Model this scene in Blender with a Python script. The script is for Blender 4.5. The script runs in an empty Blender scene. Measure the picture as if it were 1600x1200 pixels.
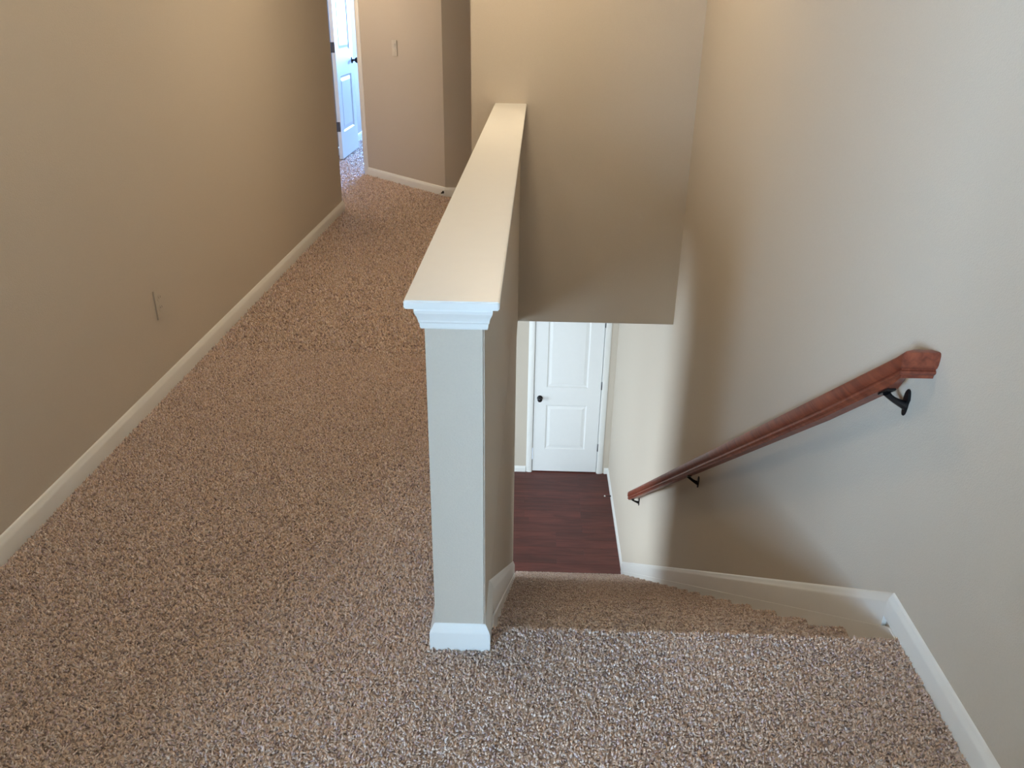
import bpy, bmesh, math, random
import numpy as np
from mathutils import Vector, Matrix

random.seed(7)
rng = np.random.default_rng(11)
C = bpy.context.scene.collection
SC = bpy.context.scene
R = math.radians

# ------------------------------------------------------------------ camera
F_PX, PITCH, YAW, ROLL, CAM_H = 1250.78, 25.206, 1.450, 0.7975, 1.378
def make_camera():
    a, t, r = R(YAW), R(PITCH), R(ROLL)
    fw = Vector((-math.sin(a)*math.cos(t), math.cos(a)*math.cos(t), -math.sin(t)))
    rt = Vector((math.cos(a), math.sin(a), 0)); up = rt.cross(fw)
    rt2 = rt*math.cos(r) + up*math.sin(r); up2 = up*math.cos(r) - rt*math.sin(r)
    cam = bpy.data.cameras.new('camera'); o = bpy.data.objects.new('camera', cam); C.objects.link(o)
    cam.sensor_fit = 'HORIZONTAL'; cam.sensor_width = 36; cam.lens = F_PX*36/1600
    cam.clip_start = 0.05
    m = Matrix((rt2, up2, -fw)).transposed().to_4x4(); m.translation = (0, 0, CAM_H)
    o.matrix_world = m
    SC.camera = o
make_camera()

# ------------------------------------------------------------------ world, daylight, exposure
W = bpy.data.worlds.new('world'); SC.world = W; W.use_nodes = True
W.node_tree.nodes['Background'].inputs[0].default_value = (0.55, 0.72, 1.0, 1)
W.node_tree.nodes['Background'].inputs[1].default_value = 1.0
vs = SC.view_settings
vs.view_transform = 'Standard'; vs.look = 'None'; vs.gamma = 1.0; vs.use_curve_mapping = False
vs.exposure = 0.70

def window_light(name, loc, rot, sx, sy, power, col, spread=180):
    L = bpy.data.lights.new(name, 'AREA'); L.shape = 'RECTANGLE'; L.size = sx; L.size_y = sy
    L.energy = power; L.color = col; L.spread = R(spread)
    o = bpy.data.objects.new(name, L); C.objects.link(o); o.location = loc; o.rotation_euler = rot
    return o
COOL = (0.48, 0.73, 1.0)
# daylight from three windows out of view, plus one added for the closet door
window_light('daylight_loft', (-2.78, -2.72, 1.55), (R(90), 0, 0), 1.9, 1.3, 740, COOL)
window_light('daylight_bedroom', (-1.15, 11.72, 1.5), (R(-90), 0, 0), 1.4, 1.3, 400, (0.25, 0.49, 1.0))
window_light('daylight_lower', (-4.12, 4.6, -2.35), (0, R(-90), 0), 2.0, 3.6, 190, (0.78, 0.92, 1.0))
window_light('added_daylight_lower_front', (-1.9, 1.18, -2.35), (R(90), 0, 0), 2.6, 2.0, 180, (0.72, 0.90, 1.0))  # added source, lights the closet door from the front

# ------------------------------------------------------------------ dimensions (metres)
XL, XR = -1.417, 0.918            # hall walls
HX0, HX1 = -0.209, -0.092         # half wall faces
YP, YB = 1.4516, 4.897            # half wall end, wall above the stair
CAPZ, CAPT = 0.8735, 0.0175
Y0, TR, RI, NR = 1.533, 0.2562, 3.4674/18, 18
ZF, ZB, ZC = -3.4674, -0.474, 2.44
YD = 7.936
YLE = 5.87                        # left wall end
SX = -0.384                       # left end of the wall above the stair
CA = Vector((-0.716, 6.419)); DA = Vector((-0.687, 0.727)); NA = Vector((0.727, 0.687))  # angled wall
SLOPE = RI/TR

# ------------------------------------------------------------------ materials
def mat(name, col, rough=0.6, bump=None, var=None, metal=0.0, spec=0.5, coat=0.0):
    m = bpy.data.materials.new(name); m.use_nodes = True
    nt = m.node_tree; b = nt.nodes['Principled BSDF']
    b.inputs['Base Color'].default_value = (*col, 1); b.inputs['Roughness'].default_value = rough
    b.inputs['Metallic'].default_value = metal; b.inputs['Specular IOR Level'].default_value = spec
    b.inputs['Coat Weight'].default_value = coat
    tc = nt.nodes.new('ShaderNodeTexCoord')
    if bump:
        sc, st = bump
        n = nt.nodes.new('ShaderNodeTexNoise'); n.inputs['Scale'].default_value = sc; n.inputs['Detail'].default_value = 3
        nt.links.new(tc.outputs['Object'], n.inputs['Vector'])
        bp = nt.nodes.new('ShaderNodeBump'); bp.inputs['Strength'].default_value = st; bp.inputs['Distance'].default_value = 0.002
        nt.links.new(n.outputs['Fac'], bp.inputs['Height']); nt.links.new(bp.outputs['Normal'], b.inputs['Normal'])
    if var:
        sc, amt = var
        n = nt.nodes.new('ShaderNodeTexNoise'); n.inputs['Scale'].default_value = sc; n.inputs['Detail'].default_value = 4
        nt.links.new(tc.outputs['Object'], n.inputs['Vector'])
        mx = nt.nodes.new('ShaderNodeMix'); mx.data_type = 'RGBA'
        mx.inputs['A'].default_value = (*[c*(1-amt) for c in col], 1); mx.inputs['B'].default_value = (*[min(1, c*(1+amt)) for c in col], 1)
        nt.links.new(n.outputs['Fac'], mx.inputs['Factor']); nt.links.new(mx.outputs['Result'], b.inputs['Base Color'])
    return m

M = {}
M['wall'] = mat('beige_wall_paint', (0.60, 0.535, 0.455), 0.75, bump=(260, 0.35), var=(190, 0.035), spec=0.25)
M['ceil'] = mat('white_ceiling_paint', (0.80, 0.78, 0.74), 0.9, bump=(120, 0.4))
M['trim'] = mat('white_trim_paint', (0.82, 0.82, 0.80), 0.35, var=(30, 0.015))
M['door'] = mat('white_door_paint', (0.83, 0.84, 0.84), 0.4, var=(25, 0.015))
M['plate'] = mat('beige_plastic', (0.66, 0.61, 0.53), 0.4, var=(40, 0.02))
M['black'] = mat('oil_rubbed_bronze', (0.018, 0.016, 0.018), 0.32, var=(60, 0.3), metal=0.6)
M['hinge'] = mat('dark_grey_metal', (0.12, 0.12, 0.13), 0.4, var=(60, 0.2), metal=0.7)
M['rubber'] = mat('white_rubber', (0.75, 0.73, 0.68), 0.6, var=(60, 0.05))
M['joint'] = mat('dark_floor_underlay', (0.02, 0.008, 0.007), 0.8, var=(20, 0.2))

def wood(name, dark, light, axis_scale, rough, coat=0.0, per_object=0.0):
    m = bpy.data.materials.new(name); m.use_nodes = True
    nt = m.node_tree; b = nt.nodes['Principled BSDF']; L = nt.links
    tc = nt.nodes.new('ShaderNodeTexCoord'); mp = nt.nodes.new('ShaderNodeMapping'); mp.inputs['Scale'].default_value = axis_scale
    L.new(tc.outputs['Object'], mp.inputs['Vector'])
    n = nt.nodes.new('ShaderNodeTexNoise'); n.inputs['Scale'].default_value = 1; n.inputs['Detail'].default_value = 6; n.inputs['Distortion'].default_value = 0.6
    if per_object:
        oi = nt.nodes.new('ShaderNodeObjectInfo'); mu = nt.nodes.new('ShaderNodeMath'); mu.operation = 'MULTIPLY'; mu.inputs[1].default_value = 50
        L.new(oi.outputs['Random'], mu.inputs[0]); ad = nt.nodes.new('ShaderNodeVectorMath'); ad.operation = 'ADD'
        L.new(mp.outputs[0], ad.inputs[0]); L.new(mu.outputs[0], ad.inputs[1]); L.new(ad.outputs[0], n.inputs['Vector'])
    else:
        L.new(mp.outputs[0], n.inputs['Vector'])
    cr = nt.nodes.new('ShaderNodeValToRGB'); cr.color_ramp.elements[0].position = 0.3; cr.color_ramp.elements[1].position = 0.72
    cr.color_ramp.elements[0].color = (*dark, 1); cr.color_ramp.elements[1].color = (*light, 1)
    L.new(n.outputs['Fac'], cr.inputs[0])
    if per_object:
        hs = nt.nodes.new('ShaderNodeHueSaturation'); mr = nt.nodes.new('ShaderNodeMapRange')
        mr.inputs['To Min'].default_value = 1-per_object; mr.inputs['To Max'].default_value = 1+per_object
        L.new(oi.outputs['Random'], mr.inputs['Value']); L.new(mr.outputs[0], hs.inputs['Value'])
        L.new(cr.outputs[0], hs.inputs['Color']); L.new(hs.outputs[0], b.inputs['Base Color'])
    else:
        L.new(cr.outputs[0], b.inputs['Base Color'])
    b.inputs['Roughness'].default_value = rough; b.inputs['Coat Weight'].default_value = coat
    return m
M['rail'] = wood('red_brown_rail_wood', (0.13, 0.024, 0.012), (0.29, 0.072, 0.034), (60, 5, 60), 0.42, 0.0)
M['plank'] = wood('dark_cherry_plank', (0.080, 0.018, 0.014), (0.155, 0.040, 0.028), (3, 18, 10), 0.5, 0.0, 0.22)

def carpet_mat(name, use_attr):
    m = bpy.data.materials.new(name); m.use_nodes = True
    nt = m.node_tree; b = nt.nodes['Principled BSDF']; L = nt.links
    b.inputs['Roughness'].default_value = 0.27; b.inputs['Specular IOR Level'].default_value = 0.9
    if use_attr:
        a = nt.nodes.new('ShaderNodeAttribute'); a.attribute_name = 'yarn'; L.new(a.outputs['Color'], b.inputs['Base Color'])
    else:
        tc = nt.nodes.new('ShaderNodeTexCoord')
        v = nt.nodes.new('ShaderNodeTexVoronoi'); v.inputs['Scale'].default_value = 130
        L.new(tc.outputs['Object'], v.inputs['Vector'])
        sp = nt.nodes.new('ShaderNodeSeparateColor'); L.new(v.outputs['Color'], sp.inputs[0])
        cr = nt.nodes.new('ShaderNodeValToRGB'); e = cr.color_ramp.elements
        e[0].position = 0; e[0].color = (0.25, 0.185, 0.15, 1); e[1].position = 1; e[1].color = (0.66, 0.54, 0.46, 1)
        k = e.new(0.45); k.color = (0.50, 0.385, 0.315, 1)
        L.new(sp.outputs[0], cr.inputs[0]); L.new(cr.outputs[0], b.inputs['Base Color'])
        bp = nt.nodes.new('ShaderNodeBump'); bp.inputs['Strength'].default_value = 0.6; bp.inputs['Distance'].default_value = 0.004; bp.invert = True
        L.new(v.outputs['Distance'], bp.inputs['Height']); L.new(bp.outputs[0], b.inputs['Normal'])
    return m
M['carpet'] = carpet_mat('carpet_backing', False)
M['pile'] = carpet_mat('carpet_yarn', True)

def glass_mat():
    m = bpy.data.materials.new('window_glass'); m.use_nodes = True
    nt = m.node_tree; nt.nodes.clear()
    o = nt.nodes.new('ShaderNodeOutputMaterial'); t = nt.nodes.new('ShaderNodeBsdfTransparent'); g = nt.nodes.new('ShaderNodeBsdfGlossy')
    g.inputs['Roughness'].default_value = 0.02; f = nt.nodes.new('ShaderNodeFresnel'); mx = nt.nodes.new('ShaderNodeMixShader')
    nt.links.new(f.outputs[0], mx.inputs[0]); nt.links.new(t.outputs[0], mx.inputs[1]); nt.links.new(g.outputs[0], mx.inputs[2]); nt.links.new(mx.outputs[0], o.inputs[0])
    return m
M['glass'] = glass_mat()
def emit_mat(name, col, s):
    m = bpy.data.materials.new(name); m.use_nodes = True; b = m.node_tree.nodes['Principled BSDF']
    b.inputs['Base Color'].default_value = (0.9, 0.85, 0.75, 1); b.inputs['Emission Color'].default_value = (*col, 1); b.inputs['Emission Strength'].default_value = s
    return m

# ------------------------------------------------------------------ mesh helpers
def box(bm, x0, x1, y0, y1, z0, z1):
    v = [bm.verts.new(p) for p in ((x0,y0,z0),(x1,y0,z0),(x1,y1,z0),(x0,y1,z0),(x0,y0,z1),(x1,y0,z1),(x1,y1,z1),(x0,y1,z1))]
    for f in ((0,3,2,1),(4,5,6,7),(0,1,5,4),(1,2,6,5),(2,3,7,6),(3,0,4,7)): bm.faces.new([v[i] for i in f])
def loft(bm, rings, cap=True, closed=True):
    vs_ = [[bm.verts.new(p) for p in r] for r in rings]; n = len(rings[0])
    for a, b in zip(vs_, vs_[1:]):
        for i in range(n if closed else n-1):
            j = (i+1) % n; bm.faces.new((a[i], a[j], b[j], b[i]))
    if cap:
        bm.faces.new(list(reversed(vs_[0]))); bm.faces.new(vs_[-1])
def prism(bm, pts, lo, hi, axis):
    def P(a, b, c): return {'x': (c, a, b), 'y': (a, c, b), 'z': (a, b, c)}[axis]
    loft(bm, [[P(a, b, lo) for a, b in pts], [P(a, b, hi) for a, b in pts]])
def lathe(bm, prof, n=20, org=(0,0,0), axis='z'):
    rings = []
    for r, h in prof:
        ring = []
        for i in range(n):
            a = 2*math.pi*i/n; c, s = r*math.cos(a), r*math.sin(a)
            p = {'z': (c, s, h), 'y': (c, h, s), 'x': (h, c, s)}[axis]
            ring.append((p[0]+org[0], p[1]+org[1], p[2]+org[2]))
        rings.append(ring)
    loft(bm, rings)
def tube(bm, pts, radii, n=8, flat=None):
    rings = []
    for k, p in enumerate(pts):
        p = Vector(p); a = Vector(pts[max(k-1, 0)]); b = Vector(pts[min(k+1, len(pts)-1)])
        d = (b-a).normalized(); u = d.cross(Vector((0, 1, 0)));  u = u.normalized() if u.length > 1e-4 else Vector((1, 0, 0)); w = d.cross(u)
        r = radii[k] if isinstance(radii, (list, tuple)) else radii; fl = flat or 1
        rings.append([tuple(p + u*r*math.cos(2*math.pi*i/n) + w*r*fl*math.sin(2*math.pi*i/n)) for i in range(n)])
    loft(bm, rings)
def obj(name, bm, m, parent=None, smooth=False, bevel=0.0, seg=2):
    bmesh.ops.recalc_face_normals(bm, faces=bm.faces[:])
    if bevel:
        bmesh.ops.bevel(bm, geom=bm.edges[:], offset=bevel, segments=seg, affect='EDGES', clamp_overlap=True)
    me = bpy.data.meshes.new(name); bm.to_mesh(me); bm.free()
    me.materials.append(m)
    if smooth:
        for p in me.polygons: p.use_smooth = True
        me.set_sharp_from_angle(angle=R(38))
    o = bpy.data.objects.new(name, me); C.objects.link(o)
    if parent: o.parent = parent; o.matrix_parent_inverse = parent.matrix_world.inverted()
    return o
def boxobj(name, b, m, parent=None, bevel=0.0):
    bm = bmesh.new(); box(bm, *b); return obj(name, bm, m, parent, bevel=bevel)
def tag(o, label, cat=None, group=None, kind=None):
    if label: o['label'] = label
    if cat: o['category'] = cat
    if group: o['group'] = group
    if kind: o['kind'] = kind
    return o
def struct(o, label): return tag(o, label, kind='structure')
def thing(name, label, cat, loc, group=None):
    o = bpy.data.objects.new(name, None); C.objects.link(o); o.location = loc; o.empty_display_size = 0.1
    bpy.context.view_layer.update()
    return tag(o, label, cat, group)

# ------------------------------------------------------------------ floors and ceiling slabs
bm = bmesh.new()
box(bm, -4.4, XR, -2.6, Y0-0.02, ZB, 0)                 # landing and loft
box(bm, -4.4, HX1-0.012, Y0-0.02, YB, ZB, 0)                  # hall beside the stairwell
box(bm, -4.4, HX0, YB, 12.0, ZB, 0); box(bm, HX0, 2.6, YB+0.05, 12.0, ZB, 0)                     # far hall and bedroom
struct(obj('floor', bm, M['carpet']), 'upstairs floor covered in speckled brown carpet')
struct(boxobj('ceiling', (-4.4, 2.6, -2.6, 12.0, ZC, ZC+0.12), M['ceil']), 'flat white ceiling above the upstairs hall')

# ------------------------------------------------------------------ walls
T = 0.115
struct(boxobj('wall_left', (XL-T, XL, -0.9, YLE, 0, ZC), M['wall'], bevel=0.004), 'long beige wall along the left of the carpeted hall')
def wall_with_hole(name, label, axis, c0, c1, a0, a1, z0, z1, holes):
    """wall slab from a0..a1 (along) and c0..c1 (thickness); holes = (a,b,za,zb)"""
    bm = bmesh.new(); cuts = sorted({a0, a1, *[h[0] for h in holes], *[h[1] for h in holes]})
    for p, q in zip(cuts, cuts[1:]):
        hs = [h for h in holes if h[0] <= p and q <= h[1]]
        spans = [(z0, z1)]
        for h in hs: spans = [s for s in ((z0, h[2]), (h[3], z1)) if s[1]-s[0] > 1e-4]
        for s in spans:
            if axis == 'x': box(bm, p, q, c0, c1, *s)
            else: box(bm, c0, c1, p, q, *s)
    return struct(obj(name, bm, M['wall']), label)
struct(boxobj('wall_right', (XR, XR+T, -2.6, YD+0.6, ZF, ZC), M['wall']), 'tall beige wall on the right carrying the stair handrail')
struct(boxobj('wall_stair_back', (SX, XR+0.01, YB, YB+T, ZB, ZC), M['wall'], bevel=0.003), 'beige wall above the stair opening at the end of the half wall')
# half wall, running down to the lower floor as the left wall of the stair
bm = bmesh.new()
box(bm, HX0, HX1, YP, YB, 0, CAPZ-CAPT)
half = struct(obj('wall_half', bm, M['wall'], bevel=0.003), 'beige half wall between hall and stairs with a white cap')
struct(boxobj('wall_stair_left', (HX0, HX1-0.0005, 1.3, 4.62, ZF, ZB), M['wall']), 'beige lower wall on the left side of the stairs')
struct(boxobj('trim_1', (HX1-0.012, HX1, Y0, YB, ZB, 0), M['wall']), 'beige drywall edge of the floor beside the stairwell')
struct(boxobj('wall_under_landing', (HX1, XR, 1.0, 1.1, ZF, ZB), M['wall']), 'beige wall below the landing closing the stair')

def along(s, off=0.0): p = CA + DA*s + NA*off; return (p.x, p.y)
DS0, DS1 = 1.1226+0.055, 1.1226+0.055+0.775      # door opening in the angled wall
bm = bmesh.new()
def aslab(bm, s0, s1, z0, z1, o0=0.0, o1=T):
    q = [along(s0, o0), along(s1, o0), along(s1, o1), along(s0, o1)]
    loft(bm, [[(*p, z0) for p in q], [(*p, z1) for p in q]])
aslab(bm, 0.0, DS0, 0, ZC); aslab(bm, DS1, DS1+0.75, 0, ZC); aslab(bm, DS0, DS1, 2.06, ZC)
struct(obj('wall_angled', bm, M['wall']), 'angled beige wall with light switch beside the bright doorway')
bm = bmesh.new(); q = [(CA.x, CA.y), (2.6, CA.y), (2.6, CA.y+T), along(0, T)]
loft(bm, [[(*p, 0) for p in q], [(*p, ZC) for p in q]])
struct(obj('wall_hall_end', bm, M['wall']), 'shaded beige wall strip at the end of the hall')
struct(boxobj('wall_hall_side', (2.6, 2.6+T, YB, CA.y+T, 0, ZC), M['wall']), 'beige wall closing the far side passage')
struct(boxobj('wall_passage', (XR, 2.6, YB, YB+T, 0, ZC), M['wall']), 'beige wall along the far side passage')
# hall to the left of the left wall end, and bedroom
struct(boxobj('wall_hall_left', (-2.72, XL-T, YLE-T, YLE, 0, ZC), M['wall']), 'beige wall turning left at the hall end')
struct(boxobj('wall_hall_far_left', (-2.72-T, -2.72, YLE-T, 8.62, 0, ZC), M['wall']), 'beige wall left of the bedroom doorway')
struct(boxobj('wall_bedroom_left', (-2.0-T, -2.0, 8.04, 11.6, 0, ZC), M['wall']), 'pale bedroom wall behind the open white door')
wall_with_hole('wall_bedroom_far', 'bedroom wall with the daylight window', 'x', 11.5, 11.6, -2.0, 2.6, 0, ZC, [(-1.85, -0.45, 0.85, 2.15)])
struct(boxobj('wall_bedroom_right', (2.6, 2.6+T, CA.y+T, 11.6, 0, ZC), M['wall']), 'bedroom wall on the far right')
# loft behind the viewer
wall_with_hole('wall_loft_back', 'loft wall behind the viewer with a window', 'x', -2.6, -2.5, -4.4, XR, 0, ZC, [(-3.73, -1.83, 0.9, 2.2)])
struct(boxobj('wall_loft_left', (-4.4-T, -4.4, -2.6, -0.9, 0, ZC), M['wall']), 'beige wall on the left of the loft')
struct(boxobj('wall_loft_front', (-4.4, XL-T, -0.9, -0.9+T, 0, ZC), M['wall']), 'beige loft wall beside the hall')
# lower floor walls
DX0, DX1 = 0.045, 0.776
bm = bmesh.new()
for b in ((-4.1, DX0-0.02, YD, YD+T, ZF, ZB), (DX1+0.02, XR, YD, YD+T, ZF, ZB), (DX0-0.02, DX1+0.02, YD, YD+T, ZF+2.05, ZB)): box(bm, *b)
struct(obj('wall_lower_end', bm, M['wall']), 'cream downstairs wall around the white closet door')
wall_with_hole('wall_lower_left', 'downstairs wall with the daylight window', 'y', -4.1, -4.0, 1.3, YD+T, ZF, ZB, [(2.8, 6.4, ZF+0.1, ZF+2.1)])
wall_with_hole('wall_lower_near', 'downstairs wall under the loft with an added window opening', 'x', 1.2, 1.3, -4.1, HX0, ZF, ZB, [(-3.2, -0.6, ZF+0.1, ZF+2.1)])
struct(boxobj('added_wall_closet', (-0.1, XR, YD+0.55, YD+0.6, ZF, ZB), M['wall']), 'unseen closet wall added behind the white door to block outside light')  # unseen, added to stop outside light leaking past the door jamb
struct(boxobj('added_wall_closet_left', (-0.2, -0.1, YD+T, YD+0.6, ZF, ZB), M['wall']), 'unseen closet side wall added behind the white door to block outside light')  # unseen, added to close the same leak from the side

# ------------------------------------------------------------------ windows (out of view, where the daylight comes in)
def window(name, label, axis, c, a0, a1, z0, z1, out):
    bm = bmesh.new(); w = 0.05
    def bx_(a, b, c_, d): box(bm, *((a, b, c-0.03, c+0.03, c_, d) if axis == 'x' else (c-0.03, c+0.03, a, b, c_, d)))
    bx_(a0, a0+w, z0, z1); bx_(a1-w, a1, z0, z1); bx_(a0+w, a1-w, z0, z0+w); bx_(a0+w, a1-w, z1-w, z1); bx_(a0+w, a1-w, (z0+z1)/2-0.02, (z0+z1)/2+0.02)
    o = struct(obj(name, bm, M['trim']), label)
    for za, zb_ in ((z0+w, (z0+z1)/2-0.02), ((z0+z1)/2+0.02, z1-w)):
        b = (a0+w, a1-w, c-0.003, c+0.003, za, zb_) if axis == 'x' else (c-0.003, c+0.003, a0+w, a1-w, za, zb_)
        boxobj('pane', b, M['glass'], o)
window('window_1', 'white sash window in the loft wall behind the viewer', 'x', -2.55, -3.73, -1.83, 0.9, 2.2, -1)
window('window_2', 'white sash window in the far bedroom wall', 'x', 11.55, -1.85, -0.45, 0.85, 2.15, 1)
window('window_3', 'wide white window in the downstairs left wall', 'y', -4.05, 2.8, 6.4, ZF+0.1, ZF+2.1, -1)

window('added_window_4', 'unseen white window added downstairs under the loft to light the closet door', 'x', 1.25, -3.2, -0.6, ZF+0.1, ZF+2.1, -1)  # added window, goes with the extra light on the closet door

# ------------------------------------------------------------------ baseboards
BT, BH = 0.0125, 0.073
BPROF = [(0, 0), (BT, 0), (BT, 0.050), (BT*0.86, 0.056), (BT*0.62, 0.0605), (BT*0.45, 0.066), (BT*0.28, 0.0705), (0, BH)]
def sweep2d(bm, path, prof, z0=0.0, side=1):
    """profile (t,z) swept along a floor polyline; side=+1 puts thickness on the left of travel"""
    n = len(path); rings = []
    for i in range(n):
        p = Vector(path[i]); ds = []
        if i > 0: ds.append((p-Vector(path[i-1])).normalized())
        if i < n-1: ds.append((Vector(path[i+1])-p).normalized())
        ns = [Vector((-d.y, d.x))*side for d in ds]
        m = ns[0] if len(ns) == 1 else (ns[0]+ns[1])/(1+ns[0].dot(ns[1]))
        rings.append([(p.x+m.x*t, p.y+m.y*t, z0+z) for t, z in prof])
    loft(bm, rings)
def baseboard(name, label, path, side, z0=0.0):
    bm = bmesh.new(); sweep2d(bm, path, BPROF, z0, side)
    return struct(obj(name, bm, M['trim'], smooth=True), label)
baseboard('baseboard_left', 'white baseboard along the left hall wall', [(XL, -0.9), (XL, YLE), (-2.72, YLE)], -1)
KNEE = Y0 + (0.130-BH)/SLOPE
baseboard('baseboard_right', 'white baseboard on the right wall of the landing', [(XR, -2.5), (XR, KNEE)], 1)
baseboard('baseboard_half_wall', 'white baseboard wrapping the foot of the half wall end', [(SX, YB+T), (SX, YB), (HX0, YB), (HX0, YP), (HX1, YP), (HX1, KNEE)], -1)
baseboard('baseboard_angled', 'white baseboard under the light switch on the angled wall', [along(DS0-0.055), (CA.x, CA.y), (2.6, CA.y)], -1)
baseboard('baseboard_bedroom', 'white baseboard in the bedroom behind the open door', [(-2.0, 8.05), (-2.0, 11.5)], -1)
baseboard('baseboard_lower_right', 'white baseboard downstairs along the right wall', [(XR, 6.0), (XR, YD), (0.868, YD)], 1, ZF)
baseboard('baseboard_lower_end', 'white baseboard downstairs left of the closet door', [(-0.032, YD), (-4.0, YD)], 1, ZF)

# ------------------------------------------------------------------ half wall cap and moulding
bm = bmesh.new(); box(bm, -0.2445, -0.062, 1.43, YB, CAPZ-CAPT, CAPZ)
cap = obj('cap_board', bm, M['trim'], half, bevel=0.0022, seg=2); cap['label'] = 'white painted board capping the half wall'
bm = bmesh.new(); zt = CAPZ-CAPT
rings = []
for o, dz in ((0.0165, 0), (0.0175, 0.004), (0.0165, 0.010), (0.0125, 0.019), (0.0105, 0.026), (0.0105, 0.029), (0.0085, 0.032), (0.0075, 0.041), (0.0065, 0.044)):
    rings.append([(HX0-o, YP-o, zt-dz), (HX1+o, YP-o, zt-dz), (HX1+o, YP+0.010, zt-dz), (HX0-o, YP+0.010, zt-dz)])
loft(bm, rings); mo = obj('cap_moulding', bm, M['trim'], half); mo['label'] = 'stepped white moulding under the front of the cap'

# ------------------------------------------------------------------ staircase
stair = thing('staircase', 'brown carpeted staircase descending beside the right wall', 'staircase', (0.41, Y0, ZF))
SK = 0.016
SX0, SX1 = HX1+SK, XR-SK
def nose(y, z, r=0.018):
    return [(y-r+r*math.sin(R(a)), z-r+r*math.cos(R(a))) for a in (0, 22, 45, 67, 90, 120, 150)]
def step_prof(i):
    y, z = Y0+i*TR, -i*RI; back = Y0+(i-1)*TR-0.024 if i else Y0-0.16
    return [(back, z)] + nose(y, z) + [(y-0.024, z-0.042), (y-0.024, z-RI), (back, z-RI)]
for i in range(0, 18):
    x0 = SX0 if Y0+i*TR < 4.67 else HX1
    bm = bmesh.new()
    pr = step_prof(i)
    if i == 0: pr = [(Y0-0.02, 0)] + nose(Y0, 0) + [(Y0-0.024, -0.042), (Y0-0.024, -RI), (Y0-0.05, -RI), (Y0-0.05, -0.05), (Y0-0.02, -0.05)]
    prism(bm, pr, x0, SX1, 'x')
    o = obj('step', bm, M['carpet'], stair, smooth=True)
# skirt boards + sloped baseboard on both sides
def line_z(y, dz): return -(y-Y0)*SLOPE + dz
for side, xw, y1 in ((-1, XR, 6.17), (1, HX1, 4.62)):
    bm = bmesh.new()
    ya = Y0-0.012
    pts = [(ya, -0.001), (Y0+0.034, -0.001), (y1, line_z(y1, 0.025)), (y1, max(ZF-0.001, line_z(y1, -0.4)))] + ([(5.6, ZF-0.001)] if y1 > 5 else []) + [(ya, line_z(ya, -0.4))]
    prism(bm, pts, *sorted((xw+side*0.0005, xw+side*SK)), 'x'); o = obj('skirt_board', bm, M['trim'], stair, bevel=0.0015)
    bm = bmesh.new(); k = (0.130-0.025)/BH
    rings = []
    for y in (KNEE, y1): rings.append([(xw+side*max(t, 0.0005), y, line_z(y, 0.025)+z*k) for t, z in BPROF])
    loft(bm, rings); obj('sloped_baseboard', bm, M['trim'], stair, smooth=True)
boxobj('open_stringer', (HX1-0.02, HX1, 4.64, Y0+17*TR-0.03, ZF, line_z(Y0+17*TR, 0.0)-0.05), M['trim'], stair)

# ------------------------------------------------------------------ lower wood floor, plank by plank
lf = struct(boxobj('floor_lower', (-4.1, XR, 1.2, YD+0.3, ZF-0.2, ZF-0.012), M['joint']), 'dark cherry wood plank floor at the foot of the stairs')
PW = 0.127; gap = 0.0012
row = 0; y = YD+0.1
plank_cache = {}
while y > 4.5:
    x = XR - 0.002; first = True
    while x > -2.2:
        ln = random.choice((0.6, 0.9, 1.2)) if not first else random.choice((0.35, 0.62, 0.9, 1.15)); first = False
        key = ln
        if key not in plank_cache:
            bm = bmesh.new(); box(bm, -ln+gap, 0, -PW+gap, 0, -0.012, 0)
            o = obj('plank', bm, M['plank'], lf); plank_cache[key] = o.data
        else:
            o = bpy.data.objects.new('plank', plank_cache[key]); C.objects.link(o); o.parent = lf
        o.location = (x, y, ZF)
        x -= ln
    y -= PW; row += 1

# ------------------------------------------------------------------ doors
def panel_leaf(bm, w, h, t, panels):
    """leaf in local x(0..w) z(0..h), faces at y=0 (front) and y=t; raised panels recessed on both faces"""
    def face(yf, sgn):
        xs = [0, panels[0][0], panels[0][1], w]
        # stiles & rails as a grid, panels as stepped insets
        zs = [0]
        for p in panels: zs += [p[2], p[3]]
        zs.append(h)
        def quad(a, b, c, d): bm.faces.new([bm.verts.new(v) for v in (a, b, c, d)])
        for k in range(len(zs)-1):
            for j in range(3):
                if j == 1 and k % 2 == 1:
                    x0, x1, z0, z1 = xs[1], xs[2], zs[k], zs[k+1]
                    steps = [(0, 0), (0.012, 0.010), (0.022, 0.010), (0.050, 0.003)]
                    rings = [[(x0+i, yf+sgn*d, z0+i), (x1-i, yf+sgn*d, z0+i), (x1-i, yf+sgn*d, z1-i), (x0+i, yf+sgn*d, z1-i)] for i, d in steps]
                    for a, b in zip(rings, rings[1:]):
                        for q in range(4): quad(a[q], a[(q+1) % 4], b[(q+1) % 4], b[q])
                    quad(*rings[-1])
                else:
                    quad((xs[j], yf, zs[k]), (xs[j+1], yf, zs[k]), (xs[j+1], yf, zs[k+1]), (xs[j], yf, zs[k+1]))
    face(0, 1); face(t, -1)
    for a, b in (((0, 0), (w, 0)), ((w, 0), (w, h)), ((w, h), (0, h)), ((0, h), (0, 0))):
        bm.faces.new([bm.verts.new(v) for v in ((a[0], 0, a[1]), (b[0], 0, b[1]), (b[0], t, b[1]), (a[0], t, a[1]))])
    bmesh.ops.remove_doubles(bm, verts=bm.verts[:], dist=1e-5)
KNOB = [(0.031, 0), (0.031, 0.004), (0.026, 0.008), (0.011, 0.011), (0.010, 0.028), (0.018, 0.034), (0.026, 0.043), (0.0275, 0.052), (0.024, 0.061), (0.014, 0.066), (0.002, 0.067)]
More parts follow.
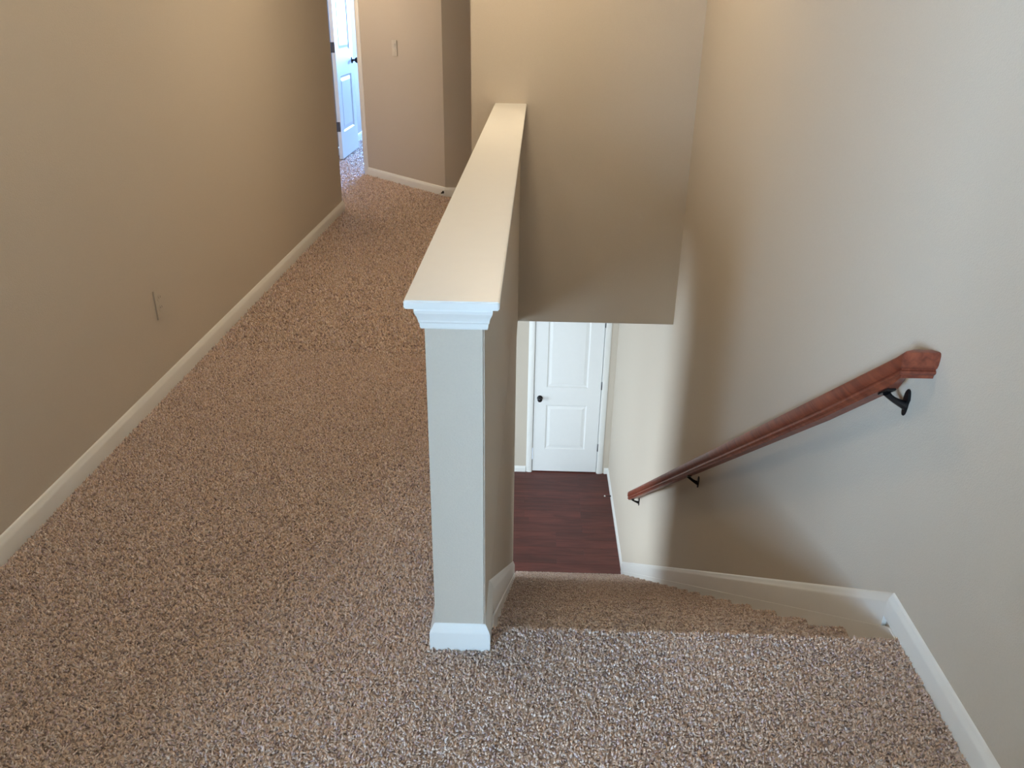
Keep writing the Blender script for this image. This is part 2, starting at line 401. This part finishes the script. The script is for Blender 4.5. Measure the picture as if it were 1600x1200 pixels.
# closet door downstairs
W1, H1 = DX1-DX0, 2.03
bm = bmesh.new(); panel_leaf(bm, W1, H1, 0.035, [(0.135, W1-0.145, 0.290, 0.848), (0.135, W1-0.145, 1.064, 1.90)])
for v in bm.verts: v.co += Vector((DX0, YD+0.004, ZF+0.012))
d1 = struct(obj('door_1', bm, M['door']), 'white two-panel closet door at the foot of the stairs')
bm = bmesh.new(); lathe(bm, [(r, -h) for r, h in KNOB], 24, (DX0+0.064, YD+0.004, ZF+0.945), 'y'); obj('door_knob', bm, M['black'], d1, smooth=True)['label'] = 'round dark bronze knob'
boxobj('latch_plate', (DX0-0.004, DX0+0.0, YD-0.001, YD+0.028, ZF+0.915, ZF+0.975), M['hinge'], d1)
for hz in (0.335, 1.11, 1.84):
    bm = bmesh.new(); lathe(bm, [(0.006, -0.045), (0.0075, -0.043), (0.0075, 0.043), (0.006, 0.045)], 10, (DX1+0.005, YD-0.003, ZF+hz)); obj('hinge', bm, M['hinge'], d1, smooth=True)
def casing_prof(w): return [(0, 0), (0, 0.010), (0.012, 0.015), (w*0.55, 0.014), (w*0.75, 0.011), (w-0.004, 0.008), (w, 0.004), (w, 0)]
bm = bmesh.new(); cw = 0.0635
xi0, xi1, zt_ = DX0-0.008, DX1+0.010, ZF+2.05
rings = []
for p, m_ in (((xi0, ZF), (-1, 0)), ((xi0, zt_), (-1, 1)), ((xi1, zt_), (1, 1)), ((xi1, ZF), (1, 0))):
    rings.append([(p[0]+m_[0]*w, YD-d, p[1]+m_[1]*w) for w, d in casing_prof(cw)])
loft(bm, rings); obj('door_casing', bm, M['trim'], d1, smooth=True)
bm = bmesh.new()
for b in ((DX0-0.02, DX0-0.004, YD, YD+T, ZF, ZF+2.05), (DX1+0.005, DX1+0.02, YD, YD+T, ZF, ZF+2.05), (DX0-0.004, DX1+0.005, YD, YD+T, ZF+2.046, ZF+2.05)): box(bm, *b)
obj('door_jamb', bm, M['trim'], d1)
boxobj('door_backing_sheet', (DX0, DX1, YD+0.042, YD+0.055, ZF, ZF+2.04), M['joint'], d1)  # near-black sheet filling the whole opening behind the leaf

# open bedroom door: leaf folded back along the bedroom's left wall, hinge edge towards the hall
LX, LY, LW = -1.880, 7.962, 0.738
bm = bmesh.new(); panel_leaf(bm, LW, 2.03, 0.035, [(0.130, LW-0.135, 0.240, 0.748), (0.130, LW-0.135, 0.965, 1.90)])
for v in bm.verts: v.co = Vector((LX - v.co.y, LY + v.co.x, v.co.z + 0.014))
d2 = struct(obj('door_2', bm, M['door']), 'open white panelled door in the bright bedroom doorway')
for s in (1, -1):
    bm = bmesh.new(); x0 = LX if s > 0 else LX-0.035
    lathe(bm, [(r, s*h) for r, h in KNOB], 20, (x0, LY+LW-0.058, 0.875), 'x'); obj('door_knob', bm, M['black'], d2, smooth=True)['label'] = 'round dark door knob'
for hz in (0.315, 1.02, 1.80):
    hg = boxobj('hinge', (LX-0.034, LX-0.006, LY-0.003, LY+0.001, hz-0.045, hz+0.045), M['hinge'], d2, bevel=0.001)
    bm = bmesh.new(); lathe(bm, [(0.006, hz-0.045), (0.007, hz-0.043), (0.007, hz+0.043), (0.006, hz+0.045)], 10, (LX-0.038, LY-0.004, 0)); obj('hinge_pin', bm, M['hinge'], hg, smooth=True)
# frame of that doorway
bm = bmesh.new()
aslab(bm, DS0, DS0+0.016, 0, 2.06, -0.001, T+0.001); aslab(bm, DS1-0.016, DS1, 0, 2.06, -0.001, T+0.001); aslab(bm, DS0+0.016, DS1-0.016, 2.044, 2.06, -0.001, T+0.001)
obj('door_jamb', bm, M['trim'], d2)
bm = bmesh.new()
rings = []
for s, z, ms, mz in ((DS0, 0, -1, 0), (DS0, 2.06, -1, 1), (DS1, 2.06, 1, 1), (DS1, 0, 1, 0)):
    rings.append([(*along(s+ms*(w-0.006), -d), z+mz*w) for w, d in casing_prof(0.0575)])
loft(bm, rings); obj('door_casing', bm, M['trim'], d2, smooth=True)

# ------------------------------------------------------------------ handrail on the right wall
RY, RZ, RO = 1.676, 0.692, 0.085           # front of the return, top, outer face distance from wall
rail = thing('handrail', 'red-brown wooden handrail on black brackets along the right wall', 'handrail', (XR, RY, RZ))
RW, RH = 0.054, 0.066
# profile: u across (0 = wall side, RW = outer), v downward from the top
PROF = [(0.010, 0), (RW-0.010, 0), (RW-0.004, 0.002), (RW-0.0008, 0.008), (RW, 0.018), (RW-0.001, 0.030), (RW-0.0035, 0.037), (RW-0.0075, 0.0395), (RW-0.0075, 0.0425),
        (RW-0.004, 0.0445), (RW-0.003, 0.049), (RW-0.006, 0.0525), (RW-0.010, 0.0545), (RW-0.011, 0.062), (0.011, 0.062), (0.010, 0.0545), (0.006, 0.0525), (0.003, 0.049), (0.004, 0.0445), (0.0075, 0.0425), (0.0075, 0.0395), (0.0035, 0.037), (0.001, 0.030), (0, 0.018), (0.0008, 0.008), (0.004, 0.002)]
RS = 2.949/4.0                              # rail slope
ca = 1/math.sqrt(1+RS*RS)
bm = bmesh.new(); rings = []
xw = XR-RO                                  # outer face
def vk(y): return 1.04 + (1/ca-1.04)*min(1, max(0, (y-RY)/0.40))
for y in (0, 1, 2.10, 5.676):
    ring = []
    for u, v in PROF:
        v *= RH/0.062
        yy = (RY + (RW-u)) if y == 0 else RY + (RW-u) + 0.03 if y == 1 else y + (v*RS*0.2 if y > 5 else 0)
        zz = RZ - (yy-RY)*RS - v*vk(yy) if y else RZ - (yy-RY)*RS*0.35 - v
        ring.append((xw + (RW-u), yy, zz))
    rings.append(ring)
loft(bm, rings); obj('rail', bm, M['rail'], rail, smooth=True)
bm = bmesh.new(); rings = []
for k in (0, 1):
    ring = []
    for u, v in PROF:
        v *= RH/0.062
        yy = RY + (RW-u); xx = xw + (RW-u) if k == 0 else XR-0.0005
        zz = RZ - v - ((yy-RY)*RS*0.35 if k == 0 else (yy-RY)*RS*0.35)
        ring.append((xx, yy, zz))
    rings.append(ring)
loft(bm, rings); rr = obj('rail_return', bm, M['rail'], rail, smooth=True); rr['label'] = 'short mitred return piece joining the rail to the wall'
def under(y): return RZ - (y-RY)*RS - RH*vk(y)
for by, bz in ((1.772, 0.553), (3.70, -0.886), (5.565, -2.25)):
    cx = xw + RW/2; ys = by-0.005; zu = under(ys)
    bm = bmesh.new()
    # wall plate: a tall leaf-shaped rosette flat on the wall
    pts = []
    for i in range(20):
        a = 2*math.pi*i/20; h_ = 0.036*math.cos(a); w_ = 0.0125*math.sin(a)*(1.15 if h_ > 0 else 0.85)
        pts.append((by+w_, bz-0.033+h_))
    prism(bm, pts, XR-0.007, XR-0.0002, 'x')
    br = obj('bracket', bm, M['black'], rail, bevel=0.002); br['label'] = 'black metal wall bracket'
    bm = bmesh.new(); e = Vector((cx, ys, zu-0.006)); s = Vector((XR-0.004, by, bz-0.040))
    pth = []
    for t in np.linspace(0, 1, 9):
        c1 = Vector((XR-0.022, by, bz-0.034)); c2 = Vector((cx+0.010, ys, zu-0.020))
        pth.append(tuple(s*(1-t)**3 + c1*3*t*(1-t)**2 + c2*3*t*t*(1-t) + e*t**3))
    tube(bm, pth, [0.0125, 0.0110, 0.0095, 0.0085, 0.0078, 0.0074, 0.0074, 0.008, 0.0095], 10)
    obj('bracket_arm', bm, M['black'], br, smooth=True)
    bm = bmesh.new(); dl = 0.022
    pts = [(ys-dl, under(ys-dl)), (ys+dl, under(ys+dl)), (ys+dl, under(ys+dl)-0.006), (ys-dl, under(ys-dl)-0.006)]
    prism(bm, pts, cx-0.011, cx+0.011, 'x'); obj('bracket_saddle', bm, M['black'], br, bevel=0.0015)

# ------------------------------------------------------------------ switch, outlet, door stops
def frame_obj(name, label, cat, org, ux, nrm):
    t = thing(name, label, cat, org); ux = Vector(ux); nrm = Vector(nrm)
    m = Matrix((ux, nrm, Vector((0, 0, 1)))).transposed().to_4x4(); m.translation = org
    t.matrix_world = m; bpy.context.view_layer.update(); return t
def local(name, bm, m, parent, **k):
    o = obj(name, bm, m, None, **k); o.parent = parent; return o
p = along(0.6227, -0.0005)
sw = frame_obj('light_switch', 'beige rocker light switch on the angled wall', 'switch', (*p, 1.072), (-DA.x, -DA.y, 0), (-NA.x, -NA.y, 0))
bm = bmesh.new(); box(bm, -0.037, 0.037, 0, 0.006, -0.060, 0.060); local('cover_plate', bm, M['plate'], sw, bevel=0.003)
bm = bmesh.new(); prism(bm, [(0.004, -0.033), (0.011, -0.033), (0.0065, 0.0), (0.0105, 0.033), (0.004, 0.033)], -0.0165, 0.0165, 'x'); local('rocker', bm, M['plate'], sw)
ot = frame_obj('wall_outlet', 'beige power outlet low on the left hall wall', 'outlet', (XL+0.0003, 2.838, 0.345), (0, -1, 0), (1, 0, 0))
bm = bmesh.new(); box(bm, -0.036, 0.036, 0, 0.0045, -0.058, 0.058); local('cover_plate', bm, M['wall'], ot, bevel=0.002)
for s in (1, -1):
    bm = bmesh.new(); prism(bm, [(0.017*math.cos(a), 0.014*math.sin(a)+s*0.0195) for a in np.linspace(0, 2*math.pi, 16, endpoint=False)], 0.003, 0.0058, 'y'); sk = local('socket', bm, M['wall'], ot)
    for dx in (-0.006, 0.006):
        bm = bmesh.new(); box(bm, dx-0.001, dx+0.001, 0.0052, 0.0060, s*0.0195, s*0.0195+0.008); o = local('slot', bm, M['joint'], sk)
def spring_stop(label, org, d):
    d = Vector(d).normalized(); u = d.cross(Vector((0, 0, 1))).normalized(); w = u.cross(d)
    t = thing('door_stop', label, 'door stop', org)
    def at(a, r, h): return tuple(u*(r*math.cos(a)) + w*(r*math.sin(a)) + d*h)
    bm = bmesh.new(); loft(bm, [[at(2*math.pi*i/12, r, h) for i in range(12)] for r, h in ((0.011, 0), (0.011, 0.004), (0.007, 0.009))]); local('base', bm, M['black'], t, smooth=True)
    bm = bmesh.new(); pts = []
    n = 9*10
    ring = []
    for k in range(n+1):
        a = 2*math.pi*k/10; h = 0.008+0.052*k/n; rr_ = 0.0055-0.001*k/n
        c = Vector(at(a, rr_, h)); rad = Vector(at(a, 1, 0)); ring.append([tuple(c + rad*0.0013*math.cos(q) + d*0.0013*math.sin(q)) for q in (0, math.pi/2, math.pi, 1.5*math.pi)])
    loft(bm, ring); local('spring', bm, M['black'], t, smooth=True)
    bm = bmesh.new(); loft(bm, [[at(2*math.pi*i/12, r, h) for i in range(12)] for r, h in ((0.006, 0.058), (0.0085, 0.060), (0.0085, 0.070), (0.006, 0.074))]); local('tip', bm, M['rubber'], t, smooth=True)
spring_stop('small spring door stop on the downstairs baseboard near the closet door', (XR-BT, 7.40, ZF+0.042), (-1, -0.02, 0))
q = along(0.012, -BT)
spring_stop('small dark spring door stop at the angled baseboard corner upstairs', (q[0], q[1], 0.034), (-0.28, -1, 0))

# ------------------------------------------------------------------ ceiling lamps (above the frame)
def ceiling_lamp(label, x, y, power):
    t = thing('ceiling_lamp', label, 'lamp', (x, y, ZC), 'flush ceiling lamps in the hall')
    bm = bmesh.new(); lathe(bm, [(0.17, ZC-0.001), (0.17, ZC-0.02), (0.155, ZC-0.03)], 32, (x, y, 0)); obj('lamp_base', bm, M['black'], t, smooth=True)
    bm = bmesh.new(); lathe(bm, [(0.150, ZC-0.031), (0.148, ZC-0.05), (0.128, ZC-0.085), (0.085, ZC-0.11), (0.03, ZC-0.12), (0.002, ZC-0.121)], 32, (x, y, 0)); obj('lamp_shade', bm, emit_mat('warm_glass_shade', (1.0, 0.80, 0.54), power), t, smooth=True)
ceiling_lamp('round glass ceiling lamp above the half wall', -0.22, 3.95, 50)
ceiling_lamp('round glass ceiling lamp at the hall end', -2.0, 6.55, 44)
ceiling_lamp('round glass ceiling lamp above the carpeted hall near the landing', -0.75, 1.75, 18)

# ------------------------------------------------------------------ carpet pile (yarn tufts)
YARN = 1.2*np.array([(0.60, 0.445, 0.345), (0.61, 0.48, 0.41), (0.52, 0.37, 0.275), (0.70, 0.60, 0.55), (0.25, 0.18, 0.17), (0.54, 0.415, 0.43), (0.37, 0.265, 0.245)])
YP_ = np.array([0.26, 0.22, 0.16, 0.12, 0.08, 0.10, 0.06])
YARN = YARN*0.76 + (YARN*YP_[:, None]).sum(0)*0.22
def pile(name, pts, nrm, size, parent=None):
    n = len(pts); size = np.broadcast_to(size, (n,))[:, None]
    az = rng.uniform(0, 2*np.pi, n); tilt = rng.uniform(0.3, 1.3, n)
    up = nrm; ref = np.tile([1.0, 0, 0], (n, 1)); s1 = np.cross(up, ref); bad = np.linalg.norm(s1, axis=1) < 0.1
    s1[bad] = np.cross(up[bad], [0, 1.0, 0]); s1 /= np.linalg.norm(s1, axis=1, keepdims=True); s2 = np.cross(up, s1)
    lean = s1*np.cos(az)[:, None] + s2*np.sin(az)[:, None]; cross = np.cross(up, lean)
    d = up*np.cos(tilt)[:, None] + lean*np.sin(tilt)[:, None]
    h = size*rng.uniform(0.8, 1.3, (n, 1)); w = size*rng.uniform(0.24, 0.36, (n, 1))
    base = pts - up*0.002; mid = base + (up*0.5+d*0.5)*h*0.5; tip = mid + d*h*0.5
    V = np.empty((n, 7, 3), np.float32)
    for k, (a, sc) in enumerate(((0, 1), (2.094, 1), (4.189, 1))):
        off = lean*np.cos(a) + cross*np.sin(a)
        V[:, k] = base + off*w*0.8; V[:, 3+k] = mid + off*w
    V[:, 6] = tip
    tri = np.array([[0,1,4],[0,4,3],[1,2,5],[1,5,4],[2,0,3],[2,3,5],[3,4,6],[4,5,6],[5,3,6]], np.int32)
    F = (tri[None] + (np.arange(n)*7)[:, None, None]).reshape(-1, 3)
    me = bpy.data.meshes.new(name); me.vertices.add(n*7); me.vertices.foreach_set('co', V.ravel())
    me.loops.add(F.size); me.loops.foreach_set('vertex_index', F.ravel().astype(np.int32))
    me.polygons.add(len(F)); me.polygons.foreach_set('loop_start', np.arange(len(F), dtype=np.int32)*3)
    me.update(calc_edges=True)
    me.polygons.foreach_set('use_smooth', np.ones(len(F), bool))
    col = YARN[rng.choice(len(YARN), n, p=YP_)]*rng.uniform(0.85, 1.15, (n, 1))
    rgba = np.ones((n, 7, 4), np.float32); rgba[:, :, :3] = col[:, None]
    at = me.attributes.new('yarn', 'FLOAT_COLOR', 'POINT'); at.data.foreach_set('color', rgba.ravel())
    me.materials.append(M['pile'])
    o = bpy.data.objects.new(name, me); C.objects.link(o)
    if parent: o.parent = parent; o.matrix_parent_inverse = parent.matrix_world.inverted()
    return o
def rect_pts(x0, x1, y0, y1, dens):
    n = int((x1-x0)*(y1-y0)*dens); return np.stack([rng.uniform(x0, x1, n), rng.uniform(y0, y1, n), np.zeros(n)], 1)
P1 = [rect_pts(XL+BT, XR-BT, 0.75, YP-BT, 42000), rect_pts(XL+BT, HX0-BT, YP-BT, 3.2, 42000), rect_pts(HX1+BT, XR-BT, YP-BT, Y0-0.012, 42000)]
P2 = [rect_pts(XL+BT, HX0-BT, 3.2, YB, 13000), rect_pts(-2.3, -0.35, YB+T, 8.4, 8000), rect_pts(-1.98, -1.2, 8.4, 9.9, 6000), rect_pts(XL+BT, SX-BT, YB, YB+T, 13000)]
P2 = np.concatenate(P2)
rel = (P2[:, :2]-np.array(CA)); off = rel@np.array(NA); s_ = rel@np.array(DA)
inwall = (off > -BT) & (off < T) & ~((s_ > DS0+0.016) & (s_ < DS1-0.016))
behind = (P2[:, 1] > CA.y-BT) & (s_ < 0)
leftw = (P2[:, 0] < XL+BT) & (P2[:, 1] < YLE+BT)
bed = (P2[:, 0] < -1.985) & (off > T)
P2 = P2[~(inwall | behind | leftw | bed)]
P1 = np.concatenate(P1)
pts = np.concatenate([P1, P2]); nr = np.tile([0, 0, 1.0], (len(pts), 1))
sz = np.concatenate([np.full(len(P1), 0.0112), np.full(len(P2), 0.015)])
tag(pile('carpet_pile', pts, nr, sz), 'speckled brown frieze carpet pile covering the upstairs floor', 'carpet', kind='stuff')
# stairs: pile on the tread fronts, nosings and risers
SP, SN = [], []
for i in range(0, 18):
    y, z = Y0+i*TR, -i*RI; r = 0.018
    x0 = SX0+0.004 if y < 4.67 else HX1+0.004
    n = int((SX1-x0)*30000*0.12)
    u = rng.uniform(0, 0.12, n); x = rng.uniform(x0, SX1-0.004, n)
    a = np.clip((u-0.055)/0.045, 0, 1)*R(135)
    flat = u < 0.055
    yy = np.where(flat, y-r-0.055+u, y-r+r*np.sin(a)); zz = np.where(flat, z, z-r+r*np.cos(a))
    low = u > 0.1; yy = np.where(low, y-0.012-(u-0.1)*0.4, yy); zz = np.where(low, z-0.032-(u-0.1), zz)
    ny = np.where(flat, 0, np.sin(a)); nz = np.where(flat, 1, np.cos(a))
    SP.append(np.stack([x, yy, zz], 1)); SN.append(np.stack([np.zeros(n), ny, nz], 1))
pl = pile('carpet_pile', np.concatenate(SP), np.concatenate(SN), 0.0075, stair); pl['kind'] = 'stuff'
